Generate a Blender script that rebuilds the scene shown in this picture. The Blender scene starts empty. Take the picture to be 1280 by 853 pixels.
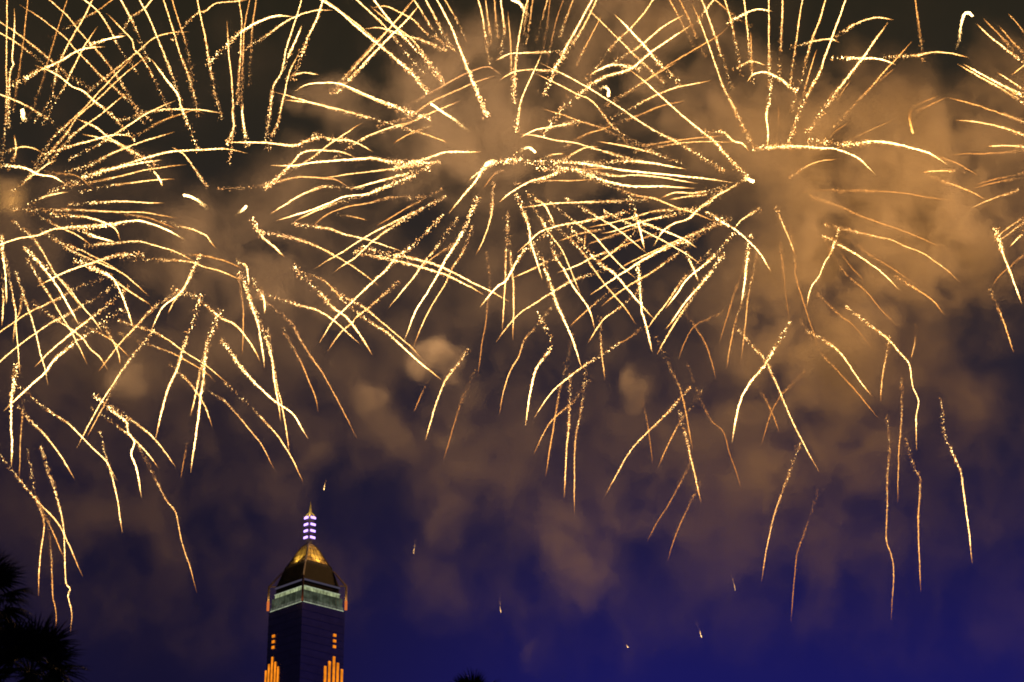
import bpy, math, random
import numpy as np
from mathutils import Vector, Matrix

random.seed(7)
rng = np.random.default_rng(11)
C = bpy.context.scene.collection
SC = bpy.context.scene
R = math.radians

# ------------------------------------------------------------------ camera, night sky, exposure
FPX = 3000.0                      # focal length in pixels of the 1280 px wide photograph
PITCH = R(23.0)
CAMZ = 1.7
cam = bpy.data.cameras.new('camera')
cam.sensor_width = 36.0
cam.lens = FPX / 1280.0 * 36.0
cam.clip_start = 0.5
cam.clip_end = 20000.0
cam.dof.use_dof = True              # a night exposure, wide open: the near palms soften
cam.dof.focus_distance = 1350.0
cam.dof.aperture_fstop = 2.8
co = bpy.data.objects.new('camera', cam)
co.location = (0, 0, CAMZ)
co.rotation_euler = (R(90) + PITCH, 0, 0)
C.objects.link(co)
SC.camera = co

world = bpy.data.worlds.new('World')
SC.world = world
world.use_nodes = True
wn, wl = world.node_tree.nodes, world.node_tree.links
wn.clear()
w_out = wn.new('ShaderNodeOutputWorld')
w_bg = wn.new('ShaderNodeBackground')
w_tc = wn.new('ShaderNodeTexCoord')
w_sep = wn.new('ShaderNodeSeparateXYZ')
w_ramp = wn.new('ShaderNodeValToRGB')
wl.new(w_tc.outputs['Generated'], w_sep.inputs[0])
wl.new(w_sep.outputs['Z'], w_ramp.inputs['Fac'])       # sine of the elevation
w_ramp2 = wn.new('ShaderNodeValToRGB')
wl.new(w_sep.outputs['Z'], w_ramp2.inputs['Fac'])


def night_ramp(r, stops):
    r.interpolation = 'B_SPLINE'
    r.elements[0].position, r.elements[0].color = stops[0][0], (*stops[0][1], 1)
    r.elements[1].position, r.elements[1].color = stops[-1][0], (*stops[-1][1], 1)
    for p, c in stops[1:-1]:
        r.elements.new(p).color = (*c, 1)


# over the open harbour to the right the night sky is deep blue low down; to the left it is greyer;
# higher up the glow of the city browns it everywhere
night_ramp(w_ramp.color_ramp, [(0.0, (.0105, .0095, .120)), (.25, (.0100, .0090, .108)), (.28, (.0098, .0084, .082)), (.31, (.0110, .0090, .050)),
                               (.35, (.0155, .0123, .029)), (.40, (.0220, .0175, .0225)), (.46, (.0240, .0190, .0140)),
                               (.53, (.0215, .0180, .0095)), (1.0, (.006, .005, .004))])
night_ramp(w_ramp2.color_ramp, [(0.0, (.0075, .0058, .036)), (.25, (.0075, .0058, .028)), (.30, (.0085, .0066, .0225)),
                                (.35, (.0120, .0094, .0205)), (.40, (.0190, .0150, .0180)), (.46, (.0225, .0180, .0125)),
                                (.53, (.0205, .0170, .0092)), (1.0, (.006, .005, .004))])
w_mr = wn.new('ShaderNodeMapRange')
w_mr.interpolation_type = 'SMOOTHSTEP'
w_mr.inputs['From Min'].default_value = -0.15
w_mr.inputs['From Max'].default_value = 0.06
w_mix = wn.new('ShaderNodeMix')
w_mix.data_type = 'RGBA'
wl.new(w_sep.outputs['X'], w_mr.inputs['Value'])
wl.new(w_mr.outputs[0], w_mix.inputs[0])
wl.new(w_ramp2.outputs['Color'], w_mix.inputs[6])
wl.new(w_ramp.outputs['Color'], w_mix.inputs[7])
wl.new(w_mix.outputs[2], w_bg.inputs['Color'])
w_bg.inputs['Strength'].default_value = 1.0
wl.new(w_bg.outputs[0], w_out.inputs['Surface'])

vs = SC.view_settings
vs.view_transform = 'Standard'
vs.look = 'None'
vs.exposure = 0.0
vs.gamma = 1.0
vs.use_curve_mapping = False
cy = SC.cycles
cy.use_denoising = True
cy.denoising_prefilter = 'NONE'
cy.denoising_input_passes = 'RGB'
cy.max_bounces = 4
cy.diffuse_bounces = 2
cy.glossy_bounces = 2
cy.volume_bounces = 0
cy.transparent_max_bounces = 16
cy.sample_clamp_indirect = 1.0
cy.adaptive_threshold = 0.004
cy.filter_width = 1.8
cy.volume_max_steps = 256
cy.caustics_reflective = False
cy.caustics_refractive = False

# lamps in the hearts of the bursts: burst, offset in px, offset in depth, watts, radius in metres
LIGHTS = [('A', 0, 0, 0, 4.5e4, 5, (1, .50, .11)), ('B', 0, 20, -60, 1.5e6, 30, (1, .55, .24)), ('C', -20, -70, -50, 1.9e6, 35, (1, .57, .26)),
          ('D', 130, 20, -70, 2.0e6, 50, (1, .465, .115)), ('E', 0, 0, -40, 1.7e6, 40, (1, .51, .17)), ('F', 0, 60, -60, 1.5e5, 40, (1, .55, .2))]

FWD = Vector((0, math.cos(PITCH), math.sin(PITCH)))
UPV = Vector((0, -math.sin(PITCH), math.cos(PITCH)))
RGT = Vector((1, 0, 0))
CAM = Vector((0, 0, CAMZ))


def P(x, y, t):
    """The point at depth t (metres) in the direction of photograph pixel (x, y)."""
    return CAM + t * (FWD + RGT * ((x - 640) / FPX) - UPV * ((y - 426.5) / FPX))


# ------------------------------------------------------------------ helpers
def tag(o, label=None, cat=None, group=None, kind=None):
    if label: o['label'] = label
    if cat: o['category'] = cat
    if group: o['group'] = group
    if kind: o['kind'] = kind
    return o


def empty(name, loc, rz=0):
    o = bpy.data.objects.new(name, None)
    o.location = loc
    o.rotation_euler = (0, 0, rz)
    o.empty_display_size = 1
    C.objects.link(o)
    return o


class MB:
    """collects vertices and faces and links them as ONE mesh object"""
    def __init__(self):
        self.v, self.f = [], []

    def add(self, verts, faces):
        n = len(self.v)
        self.v += [tuple(p) for p in verts]
        self.f += [tuple(i + n for i in q) for q in faces]

    def box(self, a, b, c, d, e, f):
        self.add([(a, b, c), (d, b, c), (d, e, c), (a, e, c), (a, b, f), (d, b, f), (d, e, f), (a, e, f)],
                 [(0, 3, 2, 1), (4, 5, 6, 7), (0, 1, 5, 4), (1, 2, 6, 5), (2, 3, 7, 6), (3, 0, 4, 7)])

    def tube(self, pts, radii, n=6, cap=True):
        rings = []
        pts = [Vector(p) for p in pts]
        for i, p in enumerate(pts):
            d = (pts[min(i + 1, len(pts) - 1)] - pts[max(i - 1, 0)]).normalized()
            a = d.cross(Vector((0, 0, 1)))
            if a.length < 1e-3: a = Vector((1, 0, 0))
            a.normalize()
            b = d.cross(a)
            rings.append([p + radii[i] * (a * math.cos(2 * math.pi * k / n) + b * math.sin(2 * math.pi * k / n)) for k in range(n)])
        vs_ = [v for r in rings for v in r]
        fs = []
        for i in range(len(rings) - 1):
            for k in range(n):
                fs.append((i * n + k, i * n + (k + 1) % n, (i + 1) * n + (k + 1) % n, (i + 1) * n + k))
        if cap:
            fs.append(tuple(reversed(range(n))))
            fs.append(tuple((len(rings) - 1) * n + k for k in range(n)))
        self.add(vs_, fs)

    def build(self, name, mat, parent=None, smooth=False):
        me = bpy.data.meshes.new(name)
        me.from_pydata(self.v, [], self.f)
        me.update()
        if smooth:
            me.polygons.foreach_set('use_smooth', [True] * len(me.polygons))
        me.materials.append(mat)
        o = bpy.data.objects.new(name, me)
        C.objects.link(o)
        if parent is not None: o.parent = parent
        return o


def pbr(name, col, rough=0.6, metal=0.0, noise=0.0, scale=1.0, spec=0.5):
    m = bpy.data.materials.new(name)
    m.use_nodes = True
    nt = m.node_tree
    b = nt.nodes['Principled BSDF']
    b.inputs['Base Color'].default_value = (*col, 1)
    b.inputs['Roughness'].default_value = rough
    b.inputs['Metallic'].default_value = metal
    b.inputs['Specular IOR Level'].default_value = spec
    if noise > 0:
        tc = nt.nodes.new('ShaderNodeTexCoord')
        n = nt.nodes.new('ShaderNodeTexNoise')
        n.inputs['Scale'].default_value = scale
        n.inputs['Detail'].default_value = 5
        r = nt.nodes.new('ShaderNodeValToRGB')
        r.color_ramp.elements[0].position = 0.3
        r.color_ramp.elements[1].position = 0.7
        r.color_ramp.elements[0].color = (*[c * (1 - noise) for c in col], 1)
        r.color_ramp.elements[1].color = (*[min(1, c * (1 + noise)) for c in col], 1)
        nt.links.new(tc.outputs['Object'], n.inputs['Vector'])
        nt.links.new(n.outputs['Fac'], r.inputs['Fac'])
        nt.links.new(r.outputs['Color'], b.inputs['Base Color'])
    return m


def glow(name, col, strength, noise_scale=None, lo=0.4):
    m = bpy.data.materials.new(name)
    m.use_nodes = True
    nt = m.node_tree
    nt.nodes.clear()
    o = nt.nodes.new('ShaderNodeOutputMaterial')
    e = nt.nodes.new('ShaderNodeEmission')
    e.inputs['Color'].default_value = (*col, 1)
    e.inputs['Strength'].default_value = strength
    if noise_scale:
        tc = nt.nodes.new('ShaderNodeTexCoord')
        n = nt.nodes.new('ShaderNodeTexNoise')
        n.inputs['Scale'].default_value = noise_scale
        n.inputs['Detail'].default_value = 3
        mr = nt.nodes.new('ShaderNodeMapRange')
        mr.inputs['From Min'].default_value = 0.35
        mr.inputs['From Max'].default_value = 0.65
        mr.inputs['To Min'].default_value = strength * lo
        mr.inputs['To Max'].default_value = strength * (2 - lo)
        nt.links.new(tc.outputs['Object'], n.inputs['Vector'])
        nt.links.new(n.outputs['Fac'], mr.inputs['Value'])
        nt.links.new(mr.outputs[0], e.inputs['Strength'])
    nt.links.new(e.outputs[0], o.inputs['Surface'])
    m.cycles.emission_sampling = 'NONE'
    return m


def point_light(name, loc, col, watts, radius, parent=None):
    l = bpy.data.lights.new(name, 'POINT')
    l.color = col
    l.energy = watts
    l.shadow_soft_size = radius
    o = bpy.data.objects.new(name, l)
    o.location = loc
    C.objects.link(o)
    if parent is not None: o.parent = parent
    return o


# ------------------------------------------------------------------ ground
g = MB()
g.add([(-9000, -3000, 0), (9000, -3000, 0), (9000, 9000, 0), (-9000, 9000, 0)], [(0, 1, 2, 3)])
tag(g.build('ground', pbr('park_ground', (0.05, 0.055, 0.04), 0.9, noise=0.5, scale=0.2)), kind='structure')

# ------------------------------------------------------------------ smoke hanging behind and among the bursts
SMD = 1610.0                        # depth of the middle of the smoke bank
SX, SY, SZ = 440.0, 190.0, 300.0
# px, py, depth offset, radius x, radius z, radius depth (px), density
BLOBS = [
    # the big bank on the right
    (1040, 205, 20, 190, 165, 190, .78), (1110, 150, 30, 140, 80, 150, .75), (960, 165, 10, 140, 115, 170, .79),
    (1060, 330, 10, 160, 140, 160, .75), (1160, 260, 30, 120, 110, 150, .65), (1000, 430, 20, 150, 110, 150, .50),
    (1235, 165, 40, 95, 90, 140, .60), (1265, 90, 40, 60, 60, 100, .45), (890, 100, 20, 110, 90, 150, .75),
    (830, 45, 20, 100, 80, 140, .79), (750, 40, 30, 90, 80, 140, .65), (1090, 420, 40, 130, 110, 150, .26),
    (1250, 260, 40, 110, 110, 120, .42), (1190, 380, 40, 130, 90, 130, .24), (1130, 500, 40, 150, 80, 130, .24),
    # the middle bank
    (605, 125, 10, 120, 110, 150, .75), (545, 115, 10, 95, 100, 140, .62), (560, 205, 30, 130, 75, 140, .50),
    (690, 130, 20, 110, 100, 140, .55), (470, 190, 40, 100, 70, 130, .34), (418, 128, 0, 62, 48, 70, 1.3),
    (650, 215, 30, 130, 65, 120, .36), (585, 335, 40, 110, 95, 120, .13), (815, 205, 40, 110, 80, 130, .40),
    (700, 270, 60, 150, 60, 110, .18), (500, 40, 60, 50, 50, 80, .20),
    # the left bank
    (310, 315, 20, 140, 105, 150, .40), (250, 335, 30, 100, 75, 130, .26), (385, 255, 30, 100, 75, 130, .34),
    (20, 268, 10, 80, 75, 90, .34), (8, 262, -112, 46, 34, 46, 1.0), (345, 365, 20, 95, 95, 130, .38), (190, 440, 40, 160, 85, 140, .20),
    (390, 490, 50, 130, 95, 140, .13), (50, 480, 50, 140, 120, 140, .18), (150, 260, 70, 120, 90, 120, .16), (110, 400, 50, 170, 110, 140, .20), (270, 420, 50, 130, 80, 120, .16), (450, 330, 50, 110, 90, 120, .20), (650, 370, 60, 170, 90, 120, .14),
    # puffs
    (157, 474, -70, 29, 28, 32, 2.2), (540, 447, -70, 33, 30, 36, 2.0), (572, 462, -70, 20, 30, 30, 1.3), (556, 500, -50, 46, 46, 50, .22),
    (466, 497, -40, 29, 25, 30, 1.2), (485, 540, 0, 60, 50, 60, .14), (790, 492, -50, 22, 28, 28, 1.3), (800, 545, 0, 60, 60, 70, .16),
    (698, 656, -60, 62, 50, 70, .50), (728, 700, -50, 58, 58, 70, .42), (745, 650, -40, 50, 36, 60, .34), (850, 355, 50, 90, 80, 100, .22), (1180, 300, 30, 140, 120, 140, .45), (1195, 190, 30, 120, 100, 140, .40), (720, 730, -20, 80, 60, 70, .14), (570, 660, -20, 44, 38, 46, .20), (560, 740, 10, 70, 70, 80, .07), (600, 620, 20, 90, 60, 90, .10),
    (665, 825, -30, 13, 30, 18, .45), (820, 630, 0, 120, 70, 100, .18), (945, 645, 0, 140, 95, 120, .24), (915, 700, -20, 90, 50, 60, .08),
    (890, 560, 30, 120, 80, 110, .14), (1010, 550, 30, 150, 110, 140, .30), (232, 540, -40, 14, 36, 20, .55),
    (365, 600, 0, 60, 66, 70, .22), (385, 640, 0, 26, 40, 40, .22), (700, 560, 30, 110, 90, 120, .05), (520, 570, 30, 110, 80, 110, .05),
    # thin drifting veil lower down
    (120, 600, 60, 260, 130, 160, .18), (640, 500, 60, 520, 170, 170, .14), (1150, 600, 60, 260, 170, 160, .12),
    (250, 720, 60, 330, 130, 160, .10), (800, 720, 60, 430, 140, 160, .08), (1180, 760, 60, 240, 120, 160, .05),
    (640, 60, 90, 640, 150, 140, .04), (100, 60, 90, 300, 170, 140, .035),
]
VOX = 2.5


def build_smoke():
    m = bpy.data.materials.new('smoke')
    m.use_nodes = True
    nt = m.node_tree
    nt.nodes.clear()
    out = nt.nodes.new('ShaderNodeOutputMaterial')
    pv = nt.nodes.new('ShaderNodeVolumePrincipled')
    pv.inputs['Color'].default_value = (0.78, 0.72, 0.66, 1)
    pv.inputs['Density'].default_value = 0.0150
    pv.inputs['Anisotropy'].default_value = 0.0
    nt.links.new(pv.outputs[0], out.inputs['Volume'])
    m.cycles.volume_step_rate = 2.5

    t = bpy.data.node_groups.new('smoke_field', 'GeometryNodeTree')
    t.interface.new_socket('Geometry', in_out='INPUT', socket_type='NodeSocketGeometry')
    t.interface.new_socket('Geometry', in_out='OUTPUT', socket_type='NodeSocketGeometry')
    N, L = t.nodes, t.links
    go = N.new('NodeGroupOutput')
    pos = N.new('GeometryNodeInputPosition')

    def vm(op, a, b=None, scale=None):
        n = N.new('ShaderNodeVectorMath'); n.operation = op
        for i, s in enumerate((a, b)):
            if s is None: continue
            if isinstance(s, tuple): n.inputs[i].default_value = s
            else: L.new(s, n.inputs[i])
        if scale is not None: n.inputs['Scale'].default_value = scale
        return n.outputs['Value'] if op in ('LENGTH', 'DISTANCE', 'DOT_PRODUCT') else n.outputs['Vector']

    def ma(op, a, b=None, c=None, clamp=False):
        n = N.new('ShaderNodeMath'); n.operation = op; n.use_clamp = clamp
        for i, s in enumerate((a, b, c)):
            if s is None: continue
            if isinstance(s, (int, float)): n.inputs[i].default_value = s
            else: L.new(s, n.inputs[i])
        return n.outputs[0]

    def noise(vec, scale, detail, rough=0.55):
        n = N.new('ShaderNodeTexNoise')
        n.inputs['Scale'].default_value = scale
        n.inputs['Detail'].default_value = detail
        n.inputs['Roughness'].default_value = rough
        L.new(vec, n.inputs['Vector'])
        return n
    w1 = noise(pos.outputs[0], 1 / 70.0, 3)
    w2 = noise(pos.outputs[0], 1 / 24.0, 2)
    warp = vm('SCALE', vm('SUBTRACT', w1.outputs['Color'], (.5, .5, .5)), scale=75.0)
    warp2 = vm('SCALE', vm('SUBTRACT', w2.outputs['Color'], (.5, .5, .5)), scale=25.0)
    p0 = vm('ADD', pos.outputs[0], warp2)
    p1 = vm('ADD', p0, warp)
    p2 = vm('ADD', p0, vm('SCALE', warp, scale=0.45))
    total = veil = puffs = None
    for bx, by, dz, rx, rz, rd, s in BLOBS:
        dep = SMD + dz
        k = dep / FPX
        c = ((bx - 640) * k, dz, -(by - 426.5) * k)
        src = p2 if rx < 40 else p1
        d = vm('MULTIPLY', vm('SUBTRACT', src, c), (1 / (rx * k), 1 / (rd * k * 0.62), 1 / (rz * k)))
        ln = vm('LENGTH', d)
        mr = N.new('ShaderNodeMapRange'); mr.interpolation_type = 'SMOOTHSTEP'
        mr.inputs['From Min'].default_value = 1.05
        mr.inputs['From Max'].default_value = 0.0 if dz == -112 else 0.50 if rx >= 120 else 0.62
        mr.inputs['To Min'].default_value = 0
        mr.inputs['To Max'].default_value = s
        L.new(ln, mr.inputs['Value'])
        if rx >= 200: veil = mr.outputs[0] if veil is None else ma('ADD', veil, mr.outputs[0])
        elif rx < 34 or s >= 0.8: puffs = mr.outputs[0] if puffs is None else ma('ADD', puffs, mr.outputs[0])
        else: total = mr.outputs[0] if total is None else ma('ADD', total, mr.outputs[0])
    def spread(n, lo, hi, a, b):
        f = N.new('ShaderNodeMapRange')
        for q, v in (('From Min', lo), ('From Max', hi), ('To Min', a), ('To Max', b)):
            f.inputs[q].default_value = v
        L.new(n.outputs['Fac'], f.inputs['Value'])
        return f.outputs[0]
    f1 = spread(noise(p1, 1 / 42.0, 8, 0.64), 0.44, 0.58, 0.03, 2.1)        # billows and gaps
    f2 = spread(noise(p0, 1 / 120.0, 3, 0.5), 0.38, 0.60, 0.45, 1.35)       # slow swells
    f3 = spread(noise(vm('MULTIPLY', p1, (1.0, 1.0, .62)), 1 / 34.0, 8, 0.66), 0.47, 0.64, 0.0, 2.6)       # torn wisps of the thin veil
    dens = ma('ADD', ma('MULTIPLY', ma('MULTIPLY', total, f1), f2), ma('MULTIPLY', veil, f3))
    dens = ma('ADD', dens, ma('MULTIPLY', puffs, spread(noise(p0, 1 / 19.0, 7, 0.62), 0.40, 0.60, 0.12, 1.7)))
    vc = N.new('GeometryNodeVolumeCube')
    L.new(dens, vc.inputs['Density'])
    vc.inputs['Min'].default_value = (-SX, -SY, -SZ)
    vc.inputs['Max'].default_value = (SX, SY, SZ)
    vc.inputs['Resolution X'].default_value = int(2 * SX / VOX)
    vc.inputs['Resolution Y'].default_value = int(2 * SY / (VOX * 1.6))
    vc.inputs['Resolution Z'].default_value = int(2 * SZ / VOX)
    sm = N.new('GeometryNodeSetMaterial')
    sm.inputs['Material'].default_value = m
    L.new(vc.outputs[0], sm.inputs['Geometry'])
    L.new(sm.outputs[0], go.inputs[0])

    vol = bpy.data.volumes.new('smoke')
    vol.materials.append(m)
    o = bpy.data.objects.new('smoke', vol)
    o.location = P(640, 426.5, SMD)
    o.rotation_euler = (PITCH, 0, 0)
    C.objects.link(o)
    md = o.modifiers.new('field', 'NODES')
    md.node_group = t
    tag(o, 'drifting brown firework smoke lit gold by the bursts above the tower', 'smoke', kind='stuff')
    return o


build_smoke()

# ------------------------------------------------------------------ the tower
TD = 1200.0                                       # depth of its near corner
corner = P(378, 752, TD)
axis_dir = Vector((corner.x, corner.y, 0)).normalized()          # camera -> tower, on the ground
right = Vector((axis_dir.y, -axis_dir.x, 0))
KM = TD / FPX
LW, RW = 42 * KM, 54 * KM
EL = right * (-LW) + axis_dir * RW                # along the left face, from the near corner
ER = right * RW + axis_dir * LW                   # along the right face
C0 = Vector((corner.x, corner.y, 0))
AX = C0 + (EL + ER) / 2
SIDE = EL.length
ROT = math.atan2(ER.y, ER.x)
d_c = math.hypot(corner.x, corner.y)
d_a = math.hypot(AX.x, AX.y)


def zpix(y, x, dist):
    v = P(x, y, 1.0) - CAM
    return CAMZ + dist * v.z / math.hypot(v.x, v.y)


zc = lambda y: zpix(y, 379, d_c)                  # heights read at the near corner
za = lambda y: zpix(y, 385, d_a)                  # heights read at the axis
H = SIDE / 2
tower = empty('skyscraper', AX, ROT)
tag(tower, 'dark glass skyscraper with lit glass crown, spire with violet neon rings and orange light bars', 'skyscraper')
# local frame: x along the right face, y along the left face (both away from the near corner at (-H, -H))
m_glass = pbr('dark_curtain_glass', (0.25, 0.25, 0.30), 0.2, metal=0.9, noise=0.15, scale=0.25)
m_crown = pbr('crown_glass', (0.012, 0.013, 0.014), 0.6, spec=0.08, noise=0.3, scale=0.5)
m_gold = pbr('gold_roof_glass', (0.50, 0.36, 0.10), 0.42, metal=0.35, noise=0.45, scale=0.35)
m_frame = pbr('bronze_frame', (0.50, 0.37, 0.20), 0.5, metal=0.3, noise=0.2, scale=0.6)  # floodlit gold look put into the lightened base colour
m_dark = pbr('dark_red_mullion', (0.05, 0.022, 0.025), 0.5)
m_steel = pbr('mast_steel', (0.06, 0.05, 0.07), 0.5)
m_pale = glow('ledge_glow', (0.085, 0.075, 0.115), 0.6)  # faint glow added to the ledge so that it shows
m_yellow = pbr('yellow_needle', (0.75, 0.60, 0.22), 0.5)
g_green = glow('lit_floor', (0.40, 0.46, 0.24), 0.75, 0.35, .55)
g_teal = glow('dim_floor', (0.17, 0.21, 0.14), 0.25, 0.3, .5)
g_low = glow('lower_floor', (0.24, 0.27, 0.20), 0.30, 0.3, .5)
g_violet = glow('violet_neon', (0.50, 0.30, 1.0), 3.0)
g_orange = glow('orange_neon', (1.0, 0.27, 0.012), 1.0, 0.25, .75)
g_post = glow('orange_uplight', (1.0, 0.24, 0.05), 0.65)


def sect(s, z, cut=0.0):
    h = H * s
    return [(-h, -h, z), (h, -h, z), (h, h, z), (-h, h, z)]


def tier(s0, z0, s1, z1):
    mb = MB()
    mb.add(sect(s0, z0) + sect(s1, z1), [(0, 1, 5, 4), (1, 2, 6, 5), (2, 3, 7, 6), (3, 0, 4, 7), (4, 5, 6, 7), (3, 2, 1, 0)])
    return mb


# shaft with floor bands
z_top = zc(752)
shaft = tier(1, 0, 1, z_top)
sh = shaft.build('shaft', m_glass, tower)
fl = MB()
for k in range(1, 16):
    z = z_top - 3.9 * k
    if z > 0:
        for a, b, c, d in ((-H - .12, -H - .12, H + .12, -H + .1), (-H - .12, -H + .1, -H + .1, H + .12)):
            fl.box(a, b, z, c, d, z + .7)
fl.build('floor_band', pbr('shaft_spandrel', (0.235, 0.235, 0.285), 0.22, metal=0.9), tower)
z1, z2, z3, z4, z5 = zc(746.5), zc(735.5), zc(729), zc(722.6), zc(720.6)
tier(.955, z_top + .02, .955, z1).build('lower_lit_floor', g_low, tower)
tier(.93, z1 + .01, .93, z2).build('dim_floor', g_teal, tower)
tier(.85, z2 + .01, .85, z3).build('bright_lit_floor', g_green, tower)
tier(.83, z3 + .01, .83, z4).build('dark_floor', m_crown, tower)
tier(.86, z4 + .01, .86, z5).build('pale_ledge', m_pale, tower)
z_eave = za(711.5)
tier(.84, z5 + .01, .63, z_eave).build('sloping_glass', m_crown, tower)
mu = MB()
for s, za_, zb_, n in ((.958, z_top + .03, z1, 12), (.933, z1 + .02, z2, 12), (.853, z2 + .02, z3, 11)):
    for k in range(1, n):
        t_ = -H * s + 2 * H * s * k / n
        mu.box(t_ - .05, -H * s - .06, za_, t_ + .05, -H * s + .02, zb_ - .01)
        mu.box(-H * s - .06, t_ - .05, za_, -H * s + .02, t_ + .05, zb_ - .01)
mu.build('mullion', m_dark, tower)
# lit strips that mark the floor edges
for s, z in ((.966, z_top + .2), (.865, z3 - .55)):
    b = MB()
    h = H * s
    b.box(-h, -h - .08, z, h, -h + .1, z + .42)
    b.box(-h - .08, -h + .11, z, -h + .1, h, z + .42)
    b.build('light_strip', glow('strip_light', (0.50, 0.56, 0.38), 0.62, 0.5, .6), tower)

# ogee roof of golden glass with ribs
prof = [(.63, z_eave), (.55, za(707.5)), (.465, za(702)), (.37, za(695.5)), (.275, za(688.5)), (.19, za(684)), (.10, za(681))]
rf = MB()
for s, z in prof[1:]:
    rf.v += sect(s, z)
for i in range(len(prof) - 2):
    for k in range(4):
        rf.f.append((i * 4 + k, i * 4 + (k + 1) % 4, i * 4 + 4 + (k + 1) % 4, i * 4 + 4 + k))
rf.f.append(tuple((len(prof) - 2) * 4 + k for k in range(4)))
roof = rf.build('roof', m_gold, tower)
sk = MB()
for s, z in prof[:2]:
    sk.v += sect(s, z - .01)
for i in range(1):
    for k in range(4):
        sk.f.append((i * 4 + k, i * 4 + (k + 1) % 4, i * 4 + 4 + (k + 1) % 4, i * 4 + 4 + k))
sk.build('roof_skirt', m_crown, roof)
rb = MB()
for sx, sy in ((-1, -1), (1, -1), (-1, 1), (1, 1)):
    rb.tube([(sx * H * s, sy * H * s, z + .05) for s, z in prof], [.62 if (sx, sy) == (-1, -1) else .3] * len(prof), 6)
rb.build('roof_ridge', m_dark, roof)
sb = MB()
for s, z in prof[1:-1]:
    h = H * s + .06
    sb.tube([(-h, -h, z), (h, -h, z)], [.13, .13], 5)
    sb.tube([(-h, -h, z), (-h, h, z)], [.13, .13], 5)
for f_ in (-.55, -.1, .35, .75):
    sb.tube([(f_ * H * s, -H * s - .05, z) for s, z in prof], [.09] * len(prof), 5)
    sb.tube([(-H * s - .05, f_ * H * s, z) for s, z in prof], [.09] * len(prof), 5)
sb.build('glazing_bar', m_dark, roof)

# corner posts with raking beams that carry the crown
for sx, sy in ((-1, -1), (1, -1), (-1, 1), (1, 1)):
    near = (sx, sy) == (-1, -1)
    o = 1.0
    zb, zt = (zc(752) + .03, zc(719)) if near else (za(763), za(733))
    x, y = sx * (H + .3), sy * (H + .3)
    p = MB()
    p.tube([(x, y, zb), (x, y, zt)], [.62, .62], 6)
    if not near: p.tube([(x, y, zt - .3), (sx * H * .67, sy * H * .67, za(715.2))], [.5, .4], 6)
    else: p.tube([(x, y, zt - .3), (sx * H * .65, sy * H * .65, za(711.5))], [.5, .4], 6)
    post = p.build('corner_post', m_dark if near else m_frame, tower)
    if not near:
        q = MB()
        q.tube([(x * 1.004, y * 1.004, zb - .1), (x * 1.004, y * 1.004, zb + 4.6)], [.72, .72], 6)
        q.build('post_light', g_post, post)
        t = MB()
        t.tube([(x, y, zt - .2), (sx * H * .84, sy * H * .84, zt - .2)], [.28, .28], 6)
        t.build('tie_beam', m_frame, post)

# mast: square steel core, violet neon rings, needle on struts
zm0, zm1 = za(683), za(646.5)
mh = 2.15
ms = MB()
ms.box(-1.1, -1.1, zm0, 1.1, 1.1, za(675))
ms.box(-1.45, -1.45, za(675) + .01, 1.45, 1.45, zm1)
mast = ms.build('mast', m_steel, tower)
for y in (648, 656.4, 664.4, 672.6):
    z = za(y)
    for a in ((-.9, -mh, mh, -mh + .35), (-mh, -.9, -mh + .35, mh)):
        r = MB()
        r.box(a[0], a[1], z - .55, a[2], a[3], z + .55)
        r.build('neon_ring', g_violet, mast)
nd = MB()
nd.tube([(0, 0, za(649)), (0, 0, za(641)), (0, 0, za(634)), (0, 0, za(626.5))], [.85, .72, .42, .05], 8)
needle = nd.build('needle', m_yellow, mast)
for sx, sy in ((-1, -1), (1, -1), (-1, 1), (1, 1)):
    s_ = MB()
    s_.tube([(sx * 1.9, sy * 1.9, za(647.2)), (sx * 1.3, sy * 1.3, za(644)), (sx * .3, sy * .3, za(640.8))], [.42, .4, .25], 6)
    s_.build('strut', m_yellow, needle)

# light bars and lamp dots on the two seen faces
def face_bar(face, px, z0, z1, w):
    """a bright bar on a face, at pixel column px"""
    b = MB()
    if face == 'left':
        t_ = (378.4 - px) / 42.0 * SIDE - H
        b.box(-H - .45, t_ - w, z0, -H - .13, t_ + w, z1)
    else:
        t_ = (px - 377.2) / 54.0 * SIDE - H
        b.box(t_ - w, -H - .45, z0, t_ + w, -H - .13, z1)
    return b


def zf(y, face, px):
    f_ = (378.4 - px) / 42.0 if face == 'left' else (px - 377.2) / 54.0
    q = C0 + (EL if face == 'left' else ER) * f_
    return zpix(y, px, math.hypot(q.x, q.y))


for px, y in ((335.3, 839), (339, 831), (342.8, 822), (346.8, 828), (350.5, 834)):
    face_bar('left', px + .9, zf(y, 'left', px) - 42, zf(y, 'left', px), .50).build('light_bar', g_orange, tower)
for px, y in ((408.3, 833), (413.5, 827), (419, 821), (424, 829), (429.3, 837)):
    face_bar('right', px, zf(y, 'right', px) - 42, zf(y, 'right', px), .62).build('light_bar', g_orange, tower)
for y in (795.6, 802.6, 809.6):
    face_bar('left', 344, zf(y + 1.6, 'left', 344), zf(y - 1.6, 'left', 344), .95).build('lamp', g_orange, tower)
for y in (794.5, 801.6, 808.6):
    face_bar('right', 419, zf(y + 1.6, 'right', 419), zf(y - 1.6, 'right', 419), .85).build('lamp', g_orange, tower)

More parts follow.
